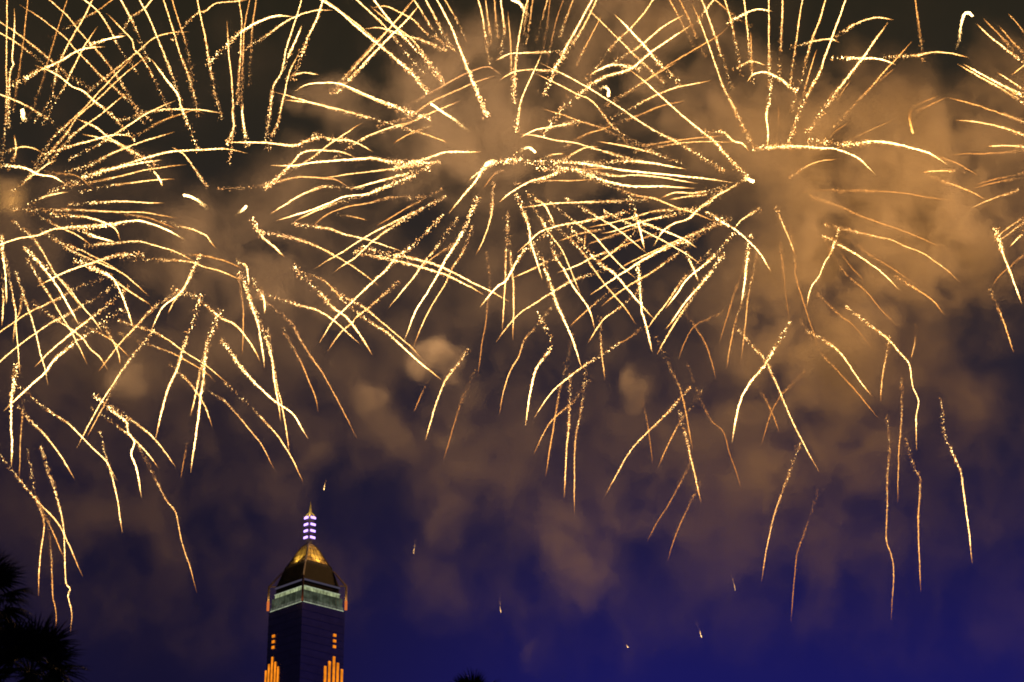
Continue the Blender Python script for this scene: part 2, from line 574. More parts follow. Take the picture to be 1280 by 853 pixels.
# the floodlights of the crown: two throw light up the golden roof, one up the needle
for a in (0, 1):
    l = bpy.data.lights.new('floodlight', 'SPOT')
    l.color = (1.0, .74, .24)
    l.energy = 7500
    l.spot_size = R(74)
    l.spot_blend = .8
    l.shadow_soft_size = .5
    o = bpy.data.objects.new('floodlight', l)
    p_, q_ = Vector((.8, -H * .86, za(708))), Vector((0, -H * .20, za(690)))
    if a: p_, q_ = Vector((p_.y, p_.x, p_.z)), Vector((q_.y, q_.x, q_.z))
    o.location = p_
    o.rotation_euler = (q_ - p_).to_track_quat('-Z', 'Y').to_euler()
    C.objects.link(o)
    o.parent = tower
point_light('needle_light', (-4.0, -4.0, za(647)), (1.0, .80, .30), 900, .4, tower)
point_light('corner_light', (-H - 2.2, -H - 2.2, zc(750)), (1.0, .40, .12), 420, .4, tower)
for sx, sy in ((1, -1), (-1, 1)):
    point_light('post_fill_light', (sx * (H + .3) - 1.7, sy * (H + .3) - 1.7, za(752)), (1.0, .55, .22), 380, .4, tower)  # fill lights added to brighten the side posts and beams

# ------------------------------------------------------------------ fan palms close to the camera, seen against the night
m_leaf = pbr('palm_leaf', (0.035, 0.055, 0.020), 0.55, noise=0.4, scale=3)
m_trunk = pbr('palm_trunk', (0.11, 0.085, 0.06), 0.9, noise=0.4, scale=6)


def fan_leaf(seed, petiole, blade, n=30, droop=.25):
    """one fan leaf: stalk along +x, then a fan of pointed, folded, drooping leaflets"""
    r = random.Random(seed)
    mb = MB()
    pts = [(0, 0, 0), (petiole * .5, 0, petiole * .05), (petiole, 0, 0)]
    mb.tube(pts, [.016, .012, .009], 5)
    for k in range(n):
        a = R(-128 + 256 * (k + .5) / n + r.uniform(-2, 2))
        L = blade * (0.72 + .28 * math.cos(a * .62)) * r.uniform(.9, 1.06)
        w = blade * .034
        dr = droop * r.uniform(.6, 1.6)
        ca, sa = math.cos(a), math.sin(a)
        rows = []
        for f_, wf in ((.02, .35), (.3, 1.0), (.55, .95), (.78, .5), (1.0, .04)):
            d = L * f_
            z = -dr * L * f_ ** 2.6
            for side, up in ((-1, .0), (0, .35), (1, .0)):
                rows.append((petiole + ca * d - sa * side * w * wf, sa * d + ca * side * w * wf, z + up * w * wf))
        fs = []
        for i in range(4):
            for j in range(2):
                q = i * 3 + j
                fs.append((q, q + 1, q + 4, q + 3))
        mb.add(rows, fs)
    return mb


def palm(px, py, dist, n, petiole, blade, label, seed, low=-50):
    top = P(px, py, dist)
    r = random.Random(seed)
    root = empty('fan_palm', (top.x, top.y, 0))
    tag(root, label, 'palm tree', 'fan palms in front of the skyline')
    h = top.z
    t = MB()
    k = 22
    t.tube([(.05 * math.sin(i * .7), .05 * math.cos(i * .5), h * i / k) for i in range(k + 1)],
           [.19 - .07 * i / k + (.014 if i % 2 else 0) for i in range(k + 1)], 10)
    t.build('trunk', m_trunk, root, True)
    for i in range(n):
        az = i * 2.39996 + r.uniform(-.25, .25)
        el = R(78 - (78 - low) * ((i + .5) / n) ** .9 + r.uniform(-8, 8))
        o = fan_leaf(seed * 100 + i, petiole * r.uniform(.8, 1.2), blade * r.uniform(.85, 1.1), droop=.18 + .35 * i / n).build('leaf', m_leaf, root)
        o.rotation_euler = (r.uniform(-.5, .5), -el, az)
        o.location = (0, 0, h - .05)
    return root


palm(-22, 752, 46, 26, .55, .62, 'dark fan palm cut by the left edge, the higher of the two left crowns', 3)
palm(38, 842, 44, 34, .62, .68, 'dark fan palm with the broad drooping crown in the lower left corner', 5)
palm(590, 881, 50, 26, .40, .48, 'fan palm whose leaf tips just rise over the bottom edge right of the tower', 8)

# ------------------------------------------------------------------ fireworks
# each line: brightness class, then the way of one streak from its faint tail to its tip, measured on the photograph;
# every streak is stood up in depth on the sphere of its own burst
TRACES = """2 3 190 8 130 8 60 9 0;2 11 140 12 95 17 80 15 74 18 40 18 10;1 19 121 25 80 30 44 35 0;1 43 128 52 104 62 70 72 36 83 3;2 53 138 66 120 67 104 75 76
92 44 108 16 115 0;2 63 138 80 108 100 68 112 48 122 33;2 55 188 69 169 97 143 112 128 140 98 168 69;2 47 208 68 184 85 164 97 146 120 126 150 98 186
68;2 74 188 92 168 108 156 132 138 157 117;2 104 190 128 178 145 167 180 144 200 134 220 126;2 165 146 185 140 210 137 240 137 256 138 279 142;1 182
162 205 150 225 143 243 138 256 143;2 100 210 115 205 135 194 160 184 185 175 218 165;2 157 32 164 21 180 11 190 0;1 78 38 100 25 124 12 142 -1;3 33 97
50 88 76 76 92 66 112 60 131 59;3 117 54 135 49 157 45;2 122 105 140 90 160 74 174 63 194 47 216 41 237 40;2 228 35 240 22 250 15 256 14 268 5 279 3;2
206 125 188 90 176 70 168 62 165 50 153 37 133 17;3 241 170 228 137 222 118 208 100 189 74;2 175 138 130 98 112 80 92 60 80 46 50 22 24 6;2 171 138 160
118 144 92 124 66 112 54 98 38 84 20 62 0;2 160 74 148 58 138 38 124 16 106 0;2 179 58 170 36 162 20 151 0;2 219 106 210 80 198 50 184 18 174 0;2 244
127 236 96 226 70 216 36 204 0;1 238 82 232 52 224 28 215 0;2 272 130 266 100 260 70 256 44 251 22 247 0;2 96 100 82 91 62 74 30 48 0 28;2 58 82 26 57
0 41;3 155 160 140 144 120 128 104 114 90 108 78 98 62 89 44 82;2 75 159 52 143 32 132 0 118;3 180 198 172 194 160 187 136 172 120 159 96 149;2 165 188
150 180 128 173 103 168;3 72 187 90 182 110 177 140 169 158 169 168 174;2 0 191 20 185 36 184 52 190;2 13 206 20 190 18 169;3 -10 205 0 206 30 210 48
218 66 221 82 230;1 68 216 96 220 116 236;2 24 232 40 220 56 208 71 200;3 75 234 90 228 112 220 148 208 180 198 214 190 256 187 276 186 292 188 309
192;3 120 216 150 209 180 203 202 200;2 100 229 128 225 152 220 180 213 212 208 233 206;2 118 236 140 232 170 228 192 225 218 224;2 43 251 56 246 72
242 85 240;2 104 254 136 252 160 252 188 254 205 254;2 14 261 34 261 50 262 80 262 112 263 144 265 180 266 206 270 222 273;3 80 269 104 271 124 276 138
282 146 288 150 300;3 130 281 88 284 66 287 48 294 24 298 0 306;3 120 283 140 280 170 276 186 279 210 288 230 299;1 160 268 190 274 222 287;2 50 270 60
275 74 284 96 294 113 306;3 98 286 120 296 143 303;2 125 305 150 303 174 302 196 308 220 315 243 327;2 215 280 236 285 256 294 262 301 270 311;1 230
316 256 320 276 325 292 331 305 337;2 170 323 210 325 240 328 256 334 276 339 292 346 306 353;2 66 297 84 310 104 320 132 332 156 344 186 370;2 84 306
108 316 136 331 160 347;2 116 332 140 348 164 366 188 381;2 30 288 42 298 54 316 62 330 70 344 80 356 92 372 101 385;3 44 323 60 342 69 354 80 372 90
390 98 406;2 72 346 86 360 102 382 116 398 128 416;2 44 340 56 360 68 380 80 400 90 416 98 432 109 456;2 54 388 72 400 90 412 104 424 112 436 124 446
135 463;1 104 406 120 414 140 426 163 447;2 134 414 146 436 150 456;3 3 308 5 330 7 346 8 380;2 3 350 4 380 2 408;2 11 342 15 364 19 386 20 410 23 440
25 468;1 27 372 25 388 19 404 16 428;2 26 358 36 388 44 414 50 440 56 460 60 481;3 160 318 140 320 118 328 98 334 72 345 47 358;2 122 350 94 360 80 369
54 382 38 390 16 404 0 415;2 134 362 106 380 78 396 66 402 40 420 16 438 0 452;3 146 370 118 394 88 418 64 438 43 459;3 138 396 112 414 96 426 70 448
56 466 36 484 16 503 5 514;2 208 374 190 386 170 408 164 414 148 432 123 465;3 242 335 230 360 216 374 202 386 190 412;2 228 364 218 376 210 392;3 110
332 138 346 150 364 158 384 167 410;2 166 406 190 414 212 426 228 438 256 456 286 481;1 166 422 192 432 220 444 256 465 269 477;3 246 386 240 404 230
432 222 460 212 482 204 506 194 550;2 181 426 160 452 143 478 120 514 96 560;1 140 488 128 510 109 546;3 18 474 14 500 14 528 15 556 14 584;1 28 514 26
546 24 598;2 26 512 40 528 58 546 76 570 93 599;2 38 494 62 514 86 530 100 544 116 560 132 576 140 590 146 601;2 129 556 134 576 140 596 144 612 148
632 153 666;3 132 506 146 518 158 528 160 540 168 552 164 568 170 584 177 622;2 130 520 144 530 164 546 180 562 198 585;2 154 518 174 532 194 550 220
584;3 268 405 258 434 254 475 250 500 247 530 238 591;2 256 440 249 470 243 500 238 520;0 232 562 229 580 226 598;2 224 466 240 482 256 508 265 534;1
260 488 282 502 296 518 314 540 328 558 343 587;2 294 490 314 508 334 530 348 546 364 572 379 603;3 288 440 302 460 320 480 342 500 366 518 376 534 385
549;3 307 358 314 380 322 404 326 426 331 460;3 324 400 332 420 340 450 342 472 348 504 351 526;2 338 430 346 480 354 514 362 568;3 320 356 328 370 331
380 331 392;3 300 328 308 334 311 356;1 301 360 304 390 303 444;3 232 366 244 371 256 380 274 396 294 406 308 422 318 438 325 452;1 336 380 352 392 366
406 376 426 392 450 404 468 416 490 430 516 446 548;1 362 426 374 448 384 472 394 496 398 515;2 340 370 376 382 396 388 416 400 450 430;3 380 346 400
366 416 384 434 398 448 416 466 444;1 388 344 404 350 420 366 432 380;2 430 370 454 384 476 402 512 432 526 448;3 440 384 456 398 484 416 512 442 530
458 552 475;3 540 282 512 310 496 320 484 336 464 354 442 376 416 402 399 429;2 484 364 464 382 446 396 440 404 426 416 410 439;1 540 243 512 258 492
270 471 282;2 540 254 512 268 480 284 454 298 430 314 416 322 394 336;2 512 270 490 284 468 300 444 322 430 331 418 340;2 386 282 410 285 428 292 452
298 472 304 504 315;3 470 313 490 318 516 323 552 334 592 354 614 365 636 377;3 462 318 490 325 512 330 552 342 582 356 604 368;2 340 292 368 298 396
308 416 318 436 330 456 344 474 358;3 320 282 328 296 342 308 355 321;2 349 220 386 200 404 186 424 172 452 154;3 420 174 396 172 380 177 366 182 336
179 306 178 284 178;3 346 222 364 206 376 192 392 188 420 189 432 192 444 197;2 404 171 420 175 434 175 448 180 466 190;3 520 203 488 202 468 198 442
199 396 203 368 207 339 207;2 530 205 512 208 476 213 444 217 416 221 398 223;1 292 235 328 232 352 226 376 221 404 223 420 225 435 234;3 520 214 496
220 476 226 437 237;3 512 204 538 197 554 191 572 190 600 190;3 500 226 476 236 456 243 430 246 412 254 386 264 345 276;2 440 248 414 256 396 263 369
276;1 512 246 486 247 460 254 432 259 408 269 388 286;2 436 234 402 234 376 244 356 256 338 268;1 428 268 445 272 459 276;2 298 110 300 80 301 50 302
26 299 0;1 302 116 304 66 306 30 312 0;1 312 90 314 60 316 30 320 0;2 289 185 292 166 292 152 290 104 286 70 284 26;3 287 172 292 160 291 146 290 134;3
308 174 303 144 304 130;3 272 68 286 54 300 41 322 28 344 20 366 21;2 316 55 336 42 356 28 372 20 396 13 416 13;2 334 160 338 136 342 108 352 90 358 60
370 24 377 0;3 358 76 368 54 377 32;3 372 82 376 70 384 48 396 24 404 0;2 341 168 348 150 354 124 362 90 374 66;3 522 100 512 88 486 66 468 52 446 34
426 16 402 0;2 500 78 460 42 436 22 408 2;2 518 78 504 62 484 36 468 20 446 0;3 542 88 526 68 512 54 486 24 468 1;2 543 86 516 50 492 32 463 8;2 426
102 446 80 476 48 500 20 512 4;3 432 104 464 70 492 42 512 21 524 6;1 428 100 464 58 496 26 520 -4;2 540 55 524 49 500 43 476 35 456 36;2 552 52 532 40
518 26 500 16 482 8 464 10;3 520 142 486 130 456 118 426 105 402 104 384 106 369 114;2 500 138 466 124 428 108;2 500 158 486 154 466 148 436 140 400
131 368 122 342 115;2 440 142 396 130 354 125;2 364 95 380 91 398 94;2 432 187 456 172 486 160 512 153;1 490 160 512 153 542 140 574 127;1 530 160 512
167 500 174 491 180;1 490 152 512 146 538 128 566 115 592 104 618 95;0 512 130 552 108 582 92 610 84 626 94;1 512 162 532 168 560 179;2 556 46 544 22
532 0;2 548 48 534 26 519 2;3 602 128 592 104 576 64 564 34 546 0;1 576 36 570 24 556 0;2 609 60 604 26 598 0;1 612 40 607 0;1 621 36 618 0;2 628 56
630 36 626 0;1 639 86 638 50 635 14;2 643 108 644 88 648 52 654 18 660 0;1 656 30 660 0;1 660 40 666 0;1 674 38 684 0;0 682 44 688 0;0 688 60 694 30
704 0;1 704 34 716 0;3 688 100 694 86 706 62 724 30 740 0;2 712 60 730 32 745 2;1 726 70 738 46 752 20;2 692 64 678 65 656 66 636 68 620 76;2 684 88
662 87 642 90 625 100;2 648 146 652 124 664 96 678 66;2 888 203 848 178 812 160 768 130 732 108 702 92 676 79;2 800 179 768 160 742 128 720 117 698 106
670 92;3 690 152 702 136 728 114 756 96 788 86 816 64 842 46 866 30;2 768 76 802 56 828 34 856 18;1 770 122 800 106 828 86 854 70 896 46 910 34;1 774
122 808 100 846 78;2 782 138 818 120 848 109 888 101;1 768 154 798 144 828 132 856 127;3 790 84 768 81 752 86 738 93;2 744 86 756 70 768 54 790 34 808
12 816 0;2 816 90 788 64 768 44 752 28 732 8;3 840 95 826 82 808 60 786 36 768 18;3 922 208 908 194 892 176 872 160 848 140 834 128 808 104 786 86;1
862 48 848 20 837 0;1 874 54 862 26 850 0;2 930 160 916 132 904 108 894 80 884 52 876 30 865 4;2 910 92 900 64 892 40 878 2;2 923 74 916 34 906 0;2 939
84 934 36 930 0;1 940 80 938 40;2 962 92 961 40 961 0;2 974 84 977 40 978 1;2 990 88 996 46 1003 0;2 994 120 1004 92 1012 58 1024 26 1032 0;1 1002 124
1012 90 1021 62;3 992 160 998 144 1008 120 1024 92 1030 74 1038 52 1048 26 1057 0;3 986 106 970 96 956 90 942 93 934 102;2 922 83 940 77 957 82;3 918
24 936 15 948 12 965 14;2 878 18 892 0;1 926 24 908 12 894 0;3 963 112 961 130 958 146 960 165 959 186;0 972 168 973 150 973 128;0 886 120 906 114;3
1020 150 1036 128 1050 108 1068 86 1082 68 1094 50 1110 28;1 1042 132 1052 116 1064 100;1 1056 144 1082 116 1098 98 1110 84 1124 70 1140 52;0 1098 102
1118 86;2 1050 42 1070 30 1094 22 1117 25;2 998 56 1024 50 1038 49 1049 53;3 1052 72 1076 73 1094 73 1108 76 1119 81;2 1124 70 1148 69 1168 65 1190 67
1211 72;1 1152 58 1148 30 1144 0;2 1272 72 1258 62 1240 48 1221 30;1 1260 55 1246 40 1229 23;1 1278 65 1264 50 1248 32;1 1280 40 1270 28 1260 17;2 1280
128 1250 110 1224 96 1197 80;3 1280 120 1240 100 1204 80;2 1280 112 1263 101 1247 91;1 1300 68 1280 82 1264 94;1 1280 152 1240 138 1216 130 1184 122;2
1290 172 1280 168 1254 160 1224 153 1194 150;0 1144 132 1172 120;0 1152 136 1182 122;1 1060 176 1094 160 1118 150;0 1034 178 1042 166 1062 152;3 960
184 1000 183 1024 185 1042 186 1058 191 1074 199 1086 210 1094 218;3 1030 177 1064 180 1092 177 1114 179 1144 186 1164 193 1184 206;0 1172 196 1194 203
1222 219;1 996 216 1008 208 1024 202 1046 199;1 1198 214 1168 214 1154 216;1 1173 224 1194 232 1214 240 1232 250;1 1262 241 1234 251 1210 263;0 1272
218 1244 224 1216 232;0 1280 222 1240 229 1216 236;2 1280 183 1254 182 1234 183;0 1280 188 1234 192 1208 192 1184 195;0 1010 239 1024 238 1042 238 1054
242;0 1060 238 1094 239 1128 241 1160 247 1196 251;0 1030 251 1054 260 1076 270 1104 280 1132 290 1160 302 1183 311;1 1050 285 1092 295 1114 300 1132
308 1154 317 1170 328 1186 340 1200 353;0 1131 292 1133 306 1132 320;2 1042 305 1038 316 1030 330 1024 345 1014 360 1008 384;2 1046 304 1070 318 1094
334 1110 348 1124 363;0 1040 316 1054 338 1068 352 1082 364 1100 386 1122 408;0 1048 312 1064 334 1081 352;0 1060 298 1084 316 1114 335 1136 350 1149
358;1 1130 352 1152 366 1168 378 1180 393;0 1032 377 1050 394 1064 404 1076 418 1091 438;2 1072 394 1090 408 1108 422 1124 440 1136 454 1139 470 1142
486 1148 502 1145 524 1146 563;1 1144 414 1143 430 1139 448;1 1110 434 1104 464 1101 490 1101 502;2 1024 422 1040 432 1054 446 1064 460 1076 478 1090
495;0 1010 416 1024 438 1040 456 1058 476 1074 494 1098 523;3 1249 302 1256 324 1262 338 1268 354 1277 380;0 1280 318 1264 332 1250 344 1240 358;1 1280
271 1254 290 1239 307;1 1280 277 1264 290 1244 304;2 1280 289 1272 298 1263 308;1 1243 374 1250 390 1258 412 1267 441;1 1127 489 1127 520 1124 556 1123
590 1122 628;1 1110 538 1112 560 1109 600 1109 630 1108 673 1114 694 1117 715 1114 775;1 1138 567 1144 588 1150 598 1148 650 1149 697 1151 739;2 1178
518 1181 542 1190 564 1200 588 1204 610 1208 640 1211 664 1215 704;3 590 262 578 290 566 310 554 330 548 342 534 366 520 388 506 425;2 584 300 576 320
566 334 556 356 542 378 528 406 517 433;2 560 288 542 314 530 328 516 348 506 360 486 385;1 562 308 536 326 524 338;2 616 244 614 268 606 296 595 319;2
634 282 632 330 631 360 628 414;2 635 288 639 330 642 360 641 425;3 652 260 661 284 664 304 672 330 678 350;3 674 298 656 312 645 328 640 338 632 352
620 360 600 384;3 768 268 732 276 700 282 676 290 662 302 646 316;2 790 250 768 251 732 253 702 254 678 256 652 260;1 745 288 722 293 698 302;1 768 293
750 300 735 306;2 768 312 742 321 722 332 697 341;3 665 246 680 256 688 270 694 282;3 694 217 680 222 660 228 640 240 624 253;3 640 200 620 203 608 206
602 214 592 230 576 248 561 267;2 610 209 598 216 586 226;0 632 212 620 216 604 236;2 680 197 690 193 706 192;3 650 201 700 202 740 206 768 211 808 216
848 220 888 224 916 229;3 690 210 712 210 732 216 752 225 768 229 788 233 828 233 868 236;2 740 224 768 234 794 244 818 248 842 258 866 266 896 278;1
722 211 745 211 768 211;2 740 214 768 220 798 219 828 222 872 230;1 660 228 688 226 718 226 742 224;2 834 197 816 191 792 185 768 180 746 177;2 788 198
768 193 736 184 716 178 692 175 672 170 651 168;2 712 154 690 159 668 163 651 172;1 716 178 732 168 752 162 768 155;2 702 201 728 186 748 183;1 768 168
752 160 732 154 704 144 678 136;1 790 180 808 181 848 175 880 172 904 170;1 812 185 852 179 880 177 916 178;1 826 175 830 181 834 191;3 888 165 904 165
916 176 928 180 936 189;3 750 203 768 202 798 202 828 206 858 212;2 926 227 908 238 892 248 884 260;0 948 222 952 226 956 232;0 944 214 953 221 960
230;0 986 204 990 190 1002 176;2 894 236 868 241 844 241 826 248;2 888 242 858 246 836 250;3 888 250 872 262 860 274 842 280 828 290 817 308;2 944 264
928 274 918 286;1 974 268 980 284 986 298 994 320;3 898 274 920 288 938 304 952 320 964 340;2 896 280 872 290 848 300 818 314 784 330 772 338;3 888 282
864 298 836 308 802 326 788 335 768 348 738 369;2 862 304 842 320 818 338 788 356 768 370 752 383;3 906 304 892 320 876 334 858 350 846 368 832 386;2
876 324 856 346 834 378 818 398 806 416;3 894 332 878 354 858 376 844 396 832 412;2 870 364 856 386 840 410 821 443;3 790 256 798 280 802 296 806 312;3
804 278 828 288 852 298 871 310;2 772 272 808 290 834 304 858 318 876 331;2 722 256 745 270 768 284 788 300 808 316;2 846 262 818 264 794 271 768 278
735 285;2 852 266 824 272 800 278 768 289 752 292;1 796 284 768 294;2 796 288 768 314 745 330;1 824 290 788 304 768 311;2 700 262 720 278 742 294 756
310 768 324 780 336 794 348;2 672 268 686 290 702 312 710 330 714 340 726 368;3 684 290 694 320 704 336 718 360 736 386 743 411;2 700 288 712 298 732
320 738 330 752 350 768 370 782 386 795 406;3 722 296 742 322 756 334 770 344 790 368 816 398;1 732 290 731 302 730 314;3 672 318 676 324 688 354 696
380 706 402 716 426 727 460;2 692 322 660 339 642 347;2 740 342 712 352 688 367 668 380 652 390 636 406 620 428;1 760 366 736 386 712 408;2 788 372 768
389 754 400 735 429;0 610 334 612 352 610 378 607 406 602 432 597 472;1 686 388 668 410 656 424 648 446 638 464 630 488 624 518;3 680 406 690 430 682
444 670 462 664 484 660 508 657 532;2 760 438 726 460 708 474 690 490 668 522;1 750 408 752 438 756 474;1 712 436 704 468 700 486 694 522 688 556 682
596;1 728 486 716 502 698 518 684 534 667 568;2 712 486 711 530 708 568 705 622;1 730 480 727 508 720 546 718 580 718 642;2 574 452 556 478 544 508 532
551;0 586 480 576 504 566 536 554 576;0 532 482 525 497 518 515;1 828 438 838 460 850 486 858 520 866 563;2 854 532 862 566 870 600 876 628;2 850 498
832 518 808 542 788 564 768 598 757 619;0 804 506 809 528 816 580;1 866 504 854 522 838 550 822 585;0 866 472 874 494 888 524 904 540 912 566 922 596
927 614;3 978 418 962 446 950 464 936 480 924 506 915 553;2 932 422 956 450 966 470 976 492 990 526 1006 558 1024 590;0 953 492 965 516 974 540;0 992
478 974 498 962 522 951 558;0 855 594 848 608 836 630 822 652 809 677;0 872 610 862 630 850 656 842 676 835 701;1 994 570 979 612 967 646 957 694 952
727;0 1017 630 1005 667 996 694 992 735 989 777;3 936 308 934 320 931 350 927 380;0 946 298 938 320;0 928 338 916 372 906 406 899 430;1 926 382 918 406
912 436 908 462;1 943 332 936 366 933 394 926 452;0 890 396 868 408 856 428 848 450;0 858 392 870 410 882 430 888 448 895 474;0 977 320 980 346 984 380
987 404;0 990 300 994 330 994 344 1002 370 1007 386 1016 414 1024 440;0 996 332 1003 343 1014 352;3 799 350 802 386 808 408 815 440;0 796 414 784 424
768 431;2 860 320 866 335 873 352;2 0 569 24 599 48 628 76 660 103 721;2 38 581 45 622 55 653 50 697 48 745;1 62 666 64 697 65 725 66 745 70 765 70
790;2 57 577 69 615 79 656 81 694 82 728 88 736 85 745 90 768 88 790;1 52 636 65 663 80 697;1 180 570 206 622 220 642 227 677 237 708 246 740;2 252 224
241 208 230 193 215 184;3 188 210 198 222 203 233"""

SPARK_D = 1500.0
CENTRES = {'A': (10, 260, 0), 'B': (308, 258, 30), 'C': (628, 212, 0), 'D': (958, 238, 20), 'E': (1312, 205, 40),
           'F': (770, 470, 10), 'G': (1140, 470, 20)}


def assign(p):
    tail, tip = p[0], p[-1]
    if tail[1] > 425 and 520 < tail[0] < 1062: return 'F'
    if tail[1] > 410 and tail[0] >= 1062: return 'G'
    q = p[max(1, len(p) // 2)]
    best = None
    for k in 'ABCDE':
        c = CENTRES[k]
        dx, dy = tail[0] - q[0], tail[1] - q[1]
        L = math.hypot(dx, dy) or 1
        ex, ey = c[0] - tail[0], c[1] - tail[1]
        perp, along = abs(dx * ey - dy * ex) / L, (dx * ex + dy * ey) / L
        dt, dp = math.hypot(ex, ey), math.hypot(c[0] - tip[0], c[1] - tip[1])
        cost = perp + 0.22 * dt + (150 if dp < dt else 0) + (60 if along < -5 else 0)
        if best is None or cost < best[0]: best = (cost, k)
    return best[1]


def spark_material():
    m = bpy.data.materials.new('burning_sparks')
    m.use_nodes = True
    nt = m.node_tree
    nt.nodes.clear()
    o = nt.nodes.new('ShaderNodeOutputMaterial')
    e = nt.nodes.new('ShaderNodeBsdfPrincipled')
    e.inputs['Base Color'].default_value = (0.55, 0.45, 0.35, 1)
    e.inputs['Roughness'].default_value = 0.9
    e.inputs['Specular IOR Level'].default_value = 0.0
    a = nt.nodes.new('ShaderNodeAttribute')
    a.attribute_name = 'ember_glow'
    r = nt.nodes.new('ShaderNodeValToRGB')
    r.color_ramp.elements[0].position = 0.0
    r.color_ramp.elements[0].color = (1.0, 0.20, 0.022, 1)
    r.color_ramp.elements[1].position = 1.0
    r.color_ramp.elements[1].color = (1.0, 0.63, 0.225, 1)
    x = r.color_ramp.elements.new(0.45)
    x.color = (1.0, 0.37, 0.05, 1)
    s = nt.nodes.new('ShaderNodeMath')
    s.operation = 'MULTIPLY'
    s.inputs[1].default_value = 4.8
    s2 = nt.nodes.new('ShaderNodeMath')
    s2.operation = 'POWER'
    s2.inputs[1].default_value = 1.6
    nt.links.new(a.outputs['Fac'], r.inputs['Fac'])
    nt.links.new(r.outputs['Color'], e.inputs['Emission Color'])
    nt.links.new(a.outputs['Fac'], s2.inputs[0])
    nt.links.new(s2.outputs[0], s.inputs[0])
    nt.links.new(s.outputs[0], e.inputs['Emission Strength'])
    nt.links.new(e.outputs[0], o.inputs['Surface'])
    m.cycles.emission_sampling = 'NONE'
    return m


SPARK = spark_material()
OCT = np.array([(1, 0, 0), (-1, 0, 0), (0, 1, 0), (0, -1, 0), (0, 0, 1), (0, 0, -1)], float)
OCF = np.array([(0, 2, 4), (2, 1, 4), (1, 3, 4), (3, 0, 4), (2, 0, 5), (1, 2, 5), (3, 1, 5), (0, 3, 5)])


def spark_mesh(name, pos, axis, long, thick, heat, thread=None):
    """one mesh of many small burning grains (stretched octahedra)"""
    n = len(pos)
    axis = axis / np.maximum(np.linalg.norm(axis, axis=1, keepdims=True), 1e-9)
    ref = np.tile(np.array([0.31, 0.87, 0.21]), (n, 1))
    b = np.cross(axis, ref); b /= np.maximum(np.linalg.norm(b, axis=1, keepdims=True), 1e-9)
    c = np.cross(axis, b)
    ph = rng.random(n) * 6.28
    b2 = b * np.cos(ph)[:, None] + c * np.sin(ph)[:, None]
    c2 = np.cross(axis, b2)
    V = (pos[:, None, :] + OCT[None, :, 0:1] * (axis * long[:, None])[:, None, :]
         + OCT[None, :, 1:2] * (b2 * thick[:, None])[:, None, :] + OCT[None, :, 2:3] * (c2 * thick[:, None])[:, None, :])
    F = (np.arange(n) * 6)[:, None, None] + OCF[None]
    V, F, heat = V.reshape(-1, 3), F.reshape(-1, 3), np.repeat(heat, 6)
    if thread is not None:
        tv, tf, th = thread
        tf = np.array([t_ for q in tf for t_ in ((q[0], q[1], q[2]), (q[0], q[2], q[3]))]) + len(V)
        V, F, heat = np.vstack([V, tv]), np.vstack([F, tf]), np.concatenate([heat, th])
    me = bpy.data.meshes.new(name)
    me.vertices.add(len(V))
    me.vertices.foreach_set('co', V.reshape(-1).astype(np.float32))
    nf = len(F)
    me.loops.add(nf * 3)
    me.loops.foreach_set('vertex_index', F.reshape(-1).astype(np.int32))
    me.polygons.add(nf)
    me.polygons.foreach_set('loop_start', (np.arange(nf) * 3).astype(np.int32))
    me.update(calc_edges=True)
    at = me.attributes.new('ember_glow', 'FLOAT', 'POINT')
    at.data.foreach_set('value', heat.astype(np.float32))
    me.materials.append(SPARK)
    return me


def resample(pts, n):
    """smooth curve (Catmull-Rom) through the points, n samples evenly spaced by length"""
    p = np.array(pts, float)
    q = np.vstack([2 * p[0] - p[1], p, 2 * p[-1] - p[-2]])
    out = []
    for i in range(1, len(q) - 2):
        t = np.linspace(0, 1, 16, endpoint=False)[:, None]
        a, b, c, d = q[i - 1], q[i], q[i + 1], q[i + 2]
        out.append(0.5 * (2 * b + (c - a) * t + (2 * a - 5 * b + 4 * c - d) * t ** 2 + (3 * b - a - 3 * c + d) * t ** 3))
    out.append(p[-1:])
    o = np.vstack(out)
    s = np.concatenate([[0], np.cumsum(np.linalg.norm(np.diff(o, axis=0), axis=1))])
    u = np.linspace(0, s[-1], n)
    return np.stack([np.interp(u, s, o[:, k]) for k in range(o.shape[1])], 1), s[-1]


HEAT = {0: 0.35, 1: 0.66, 2: 1.0, 3: 1.3}  # lowest class: dimming behind the smoke is put into its glow
THICK = {0: 0.80, 1: 0.86, 2: 1.0, 3: 1.3}
F3 = np.array(FWD); U3 = np.array(UPV); R3 = np.array(RGT); C3 = np.array(CAM)


def to_world(xy, dep):
    d = F3[None] + R3[None] * ((xy[:, 0:1] - 640) / FPX) - U3[None] * ((xy[:, 1:2] - 426.5) / FPX)
    return C3[None] + d * dep[:, None]


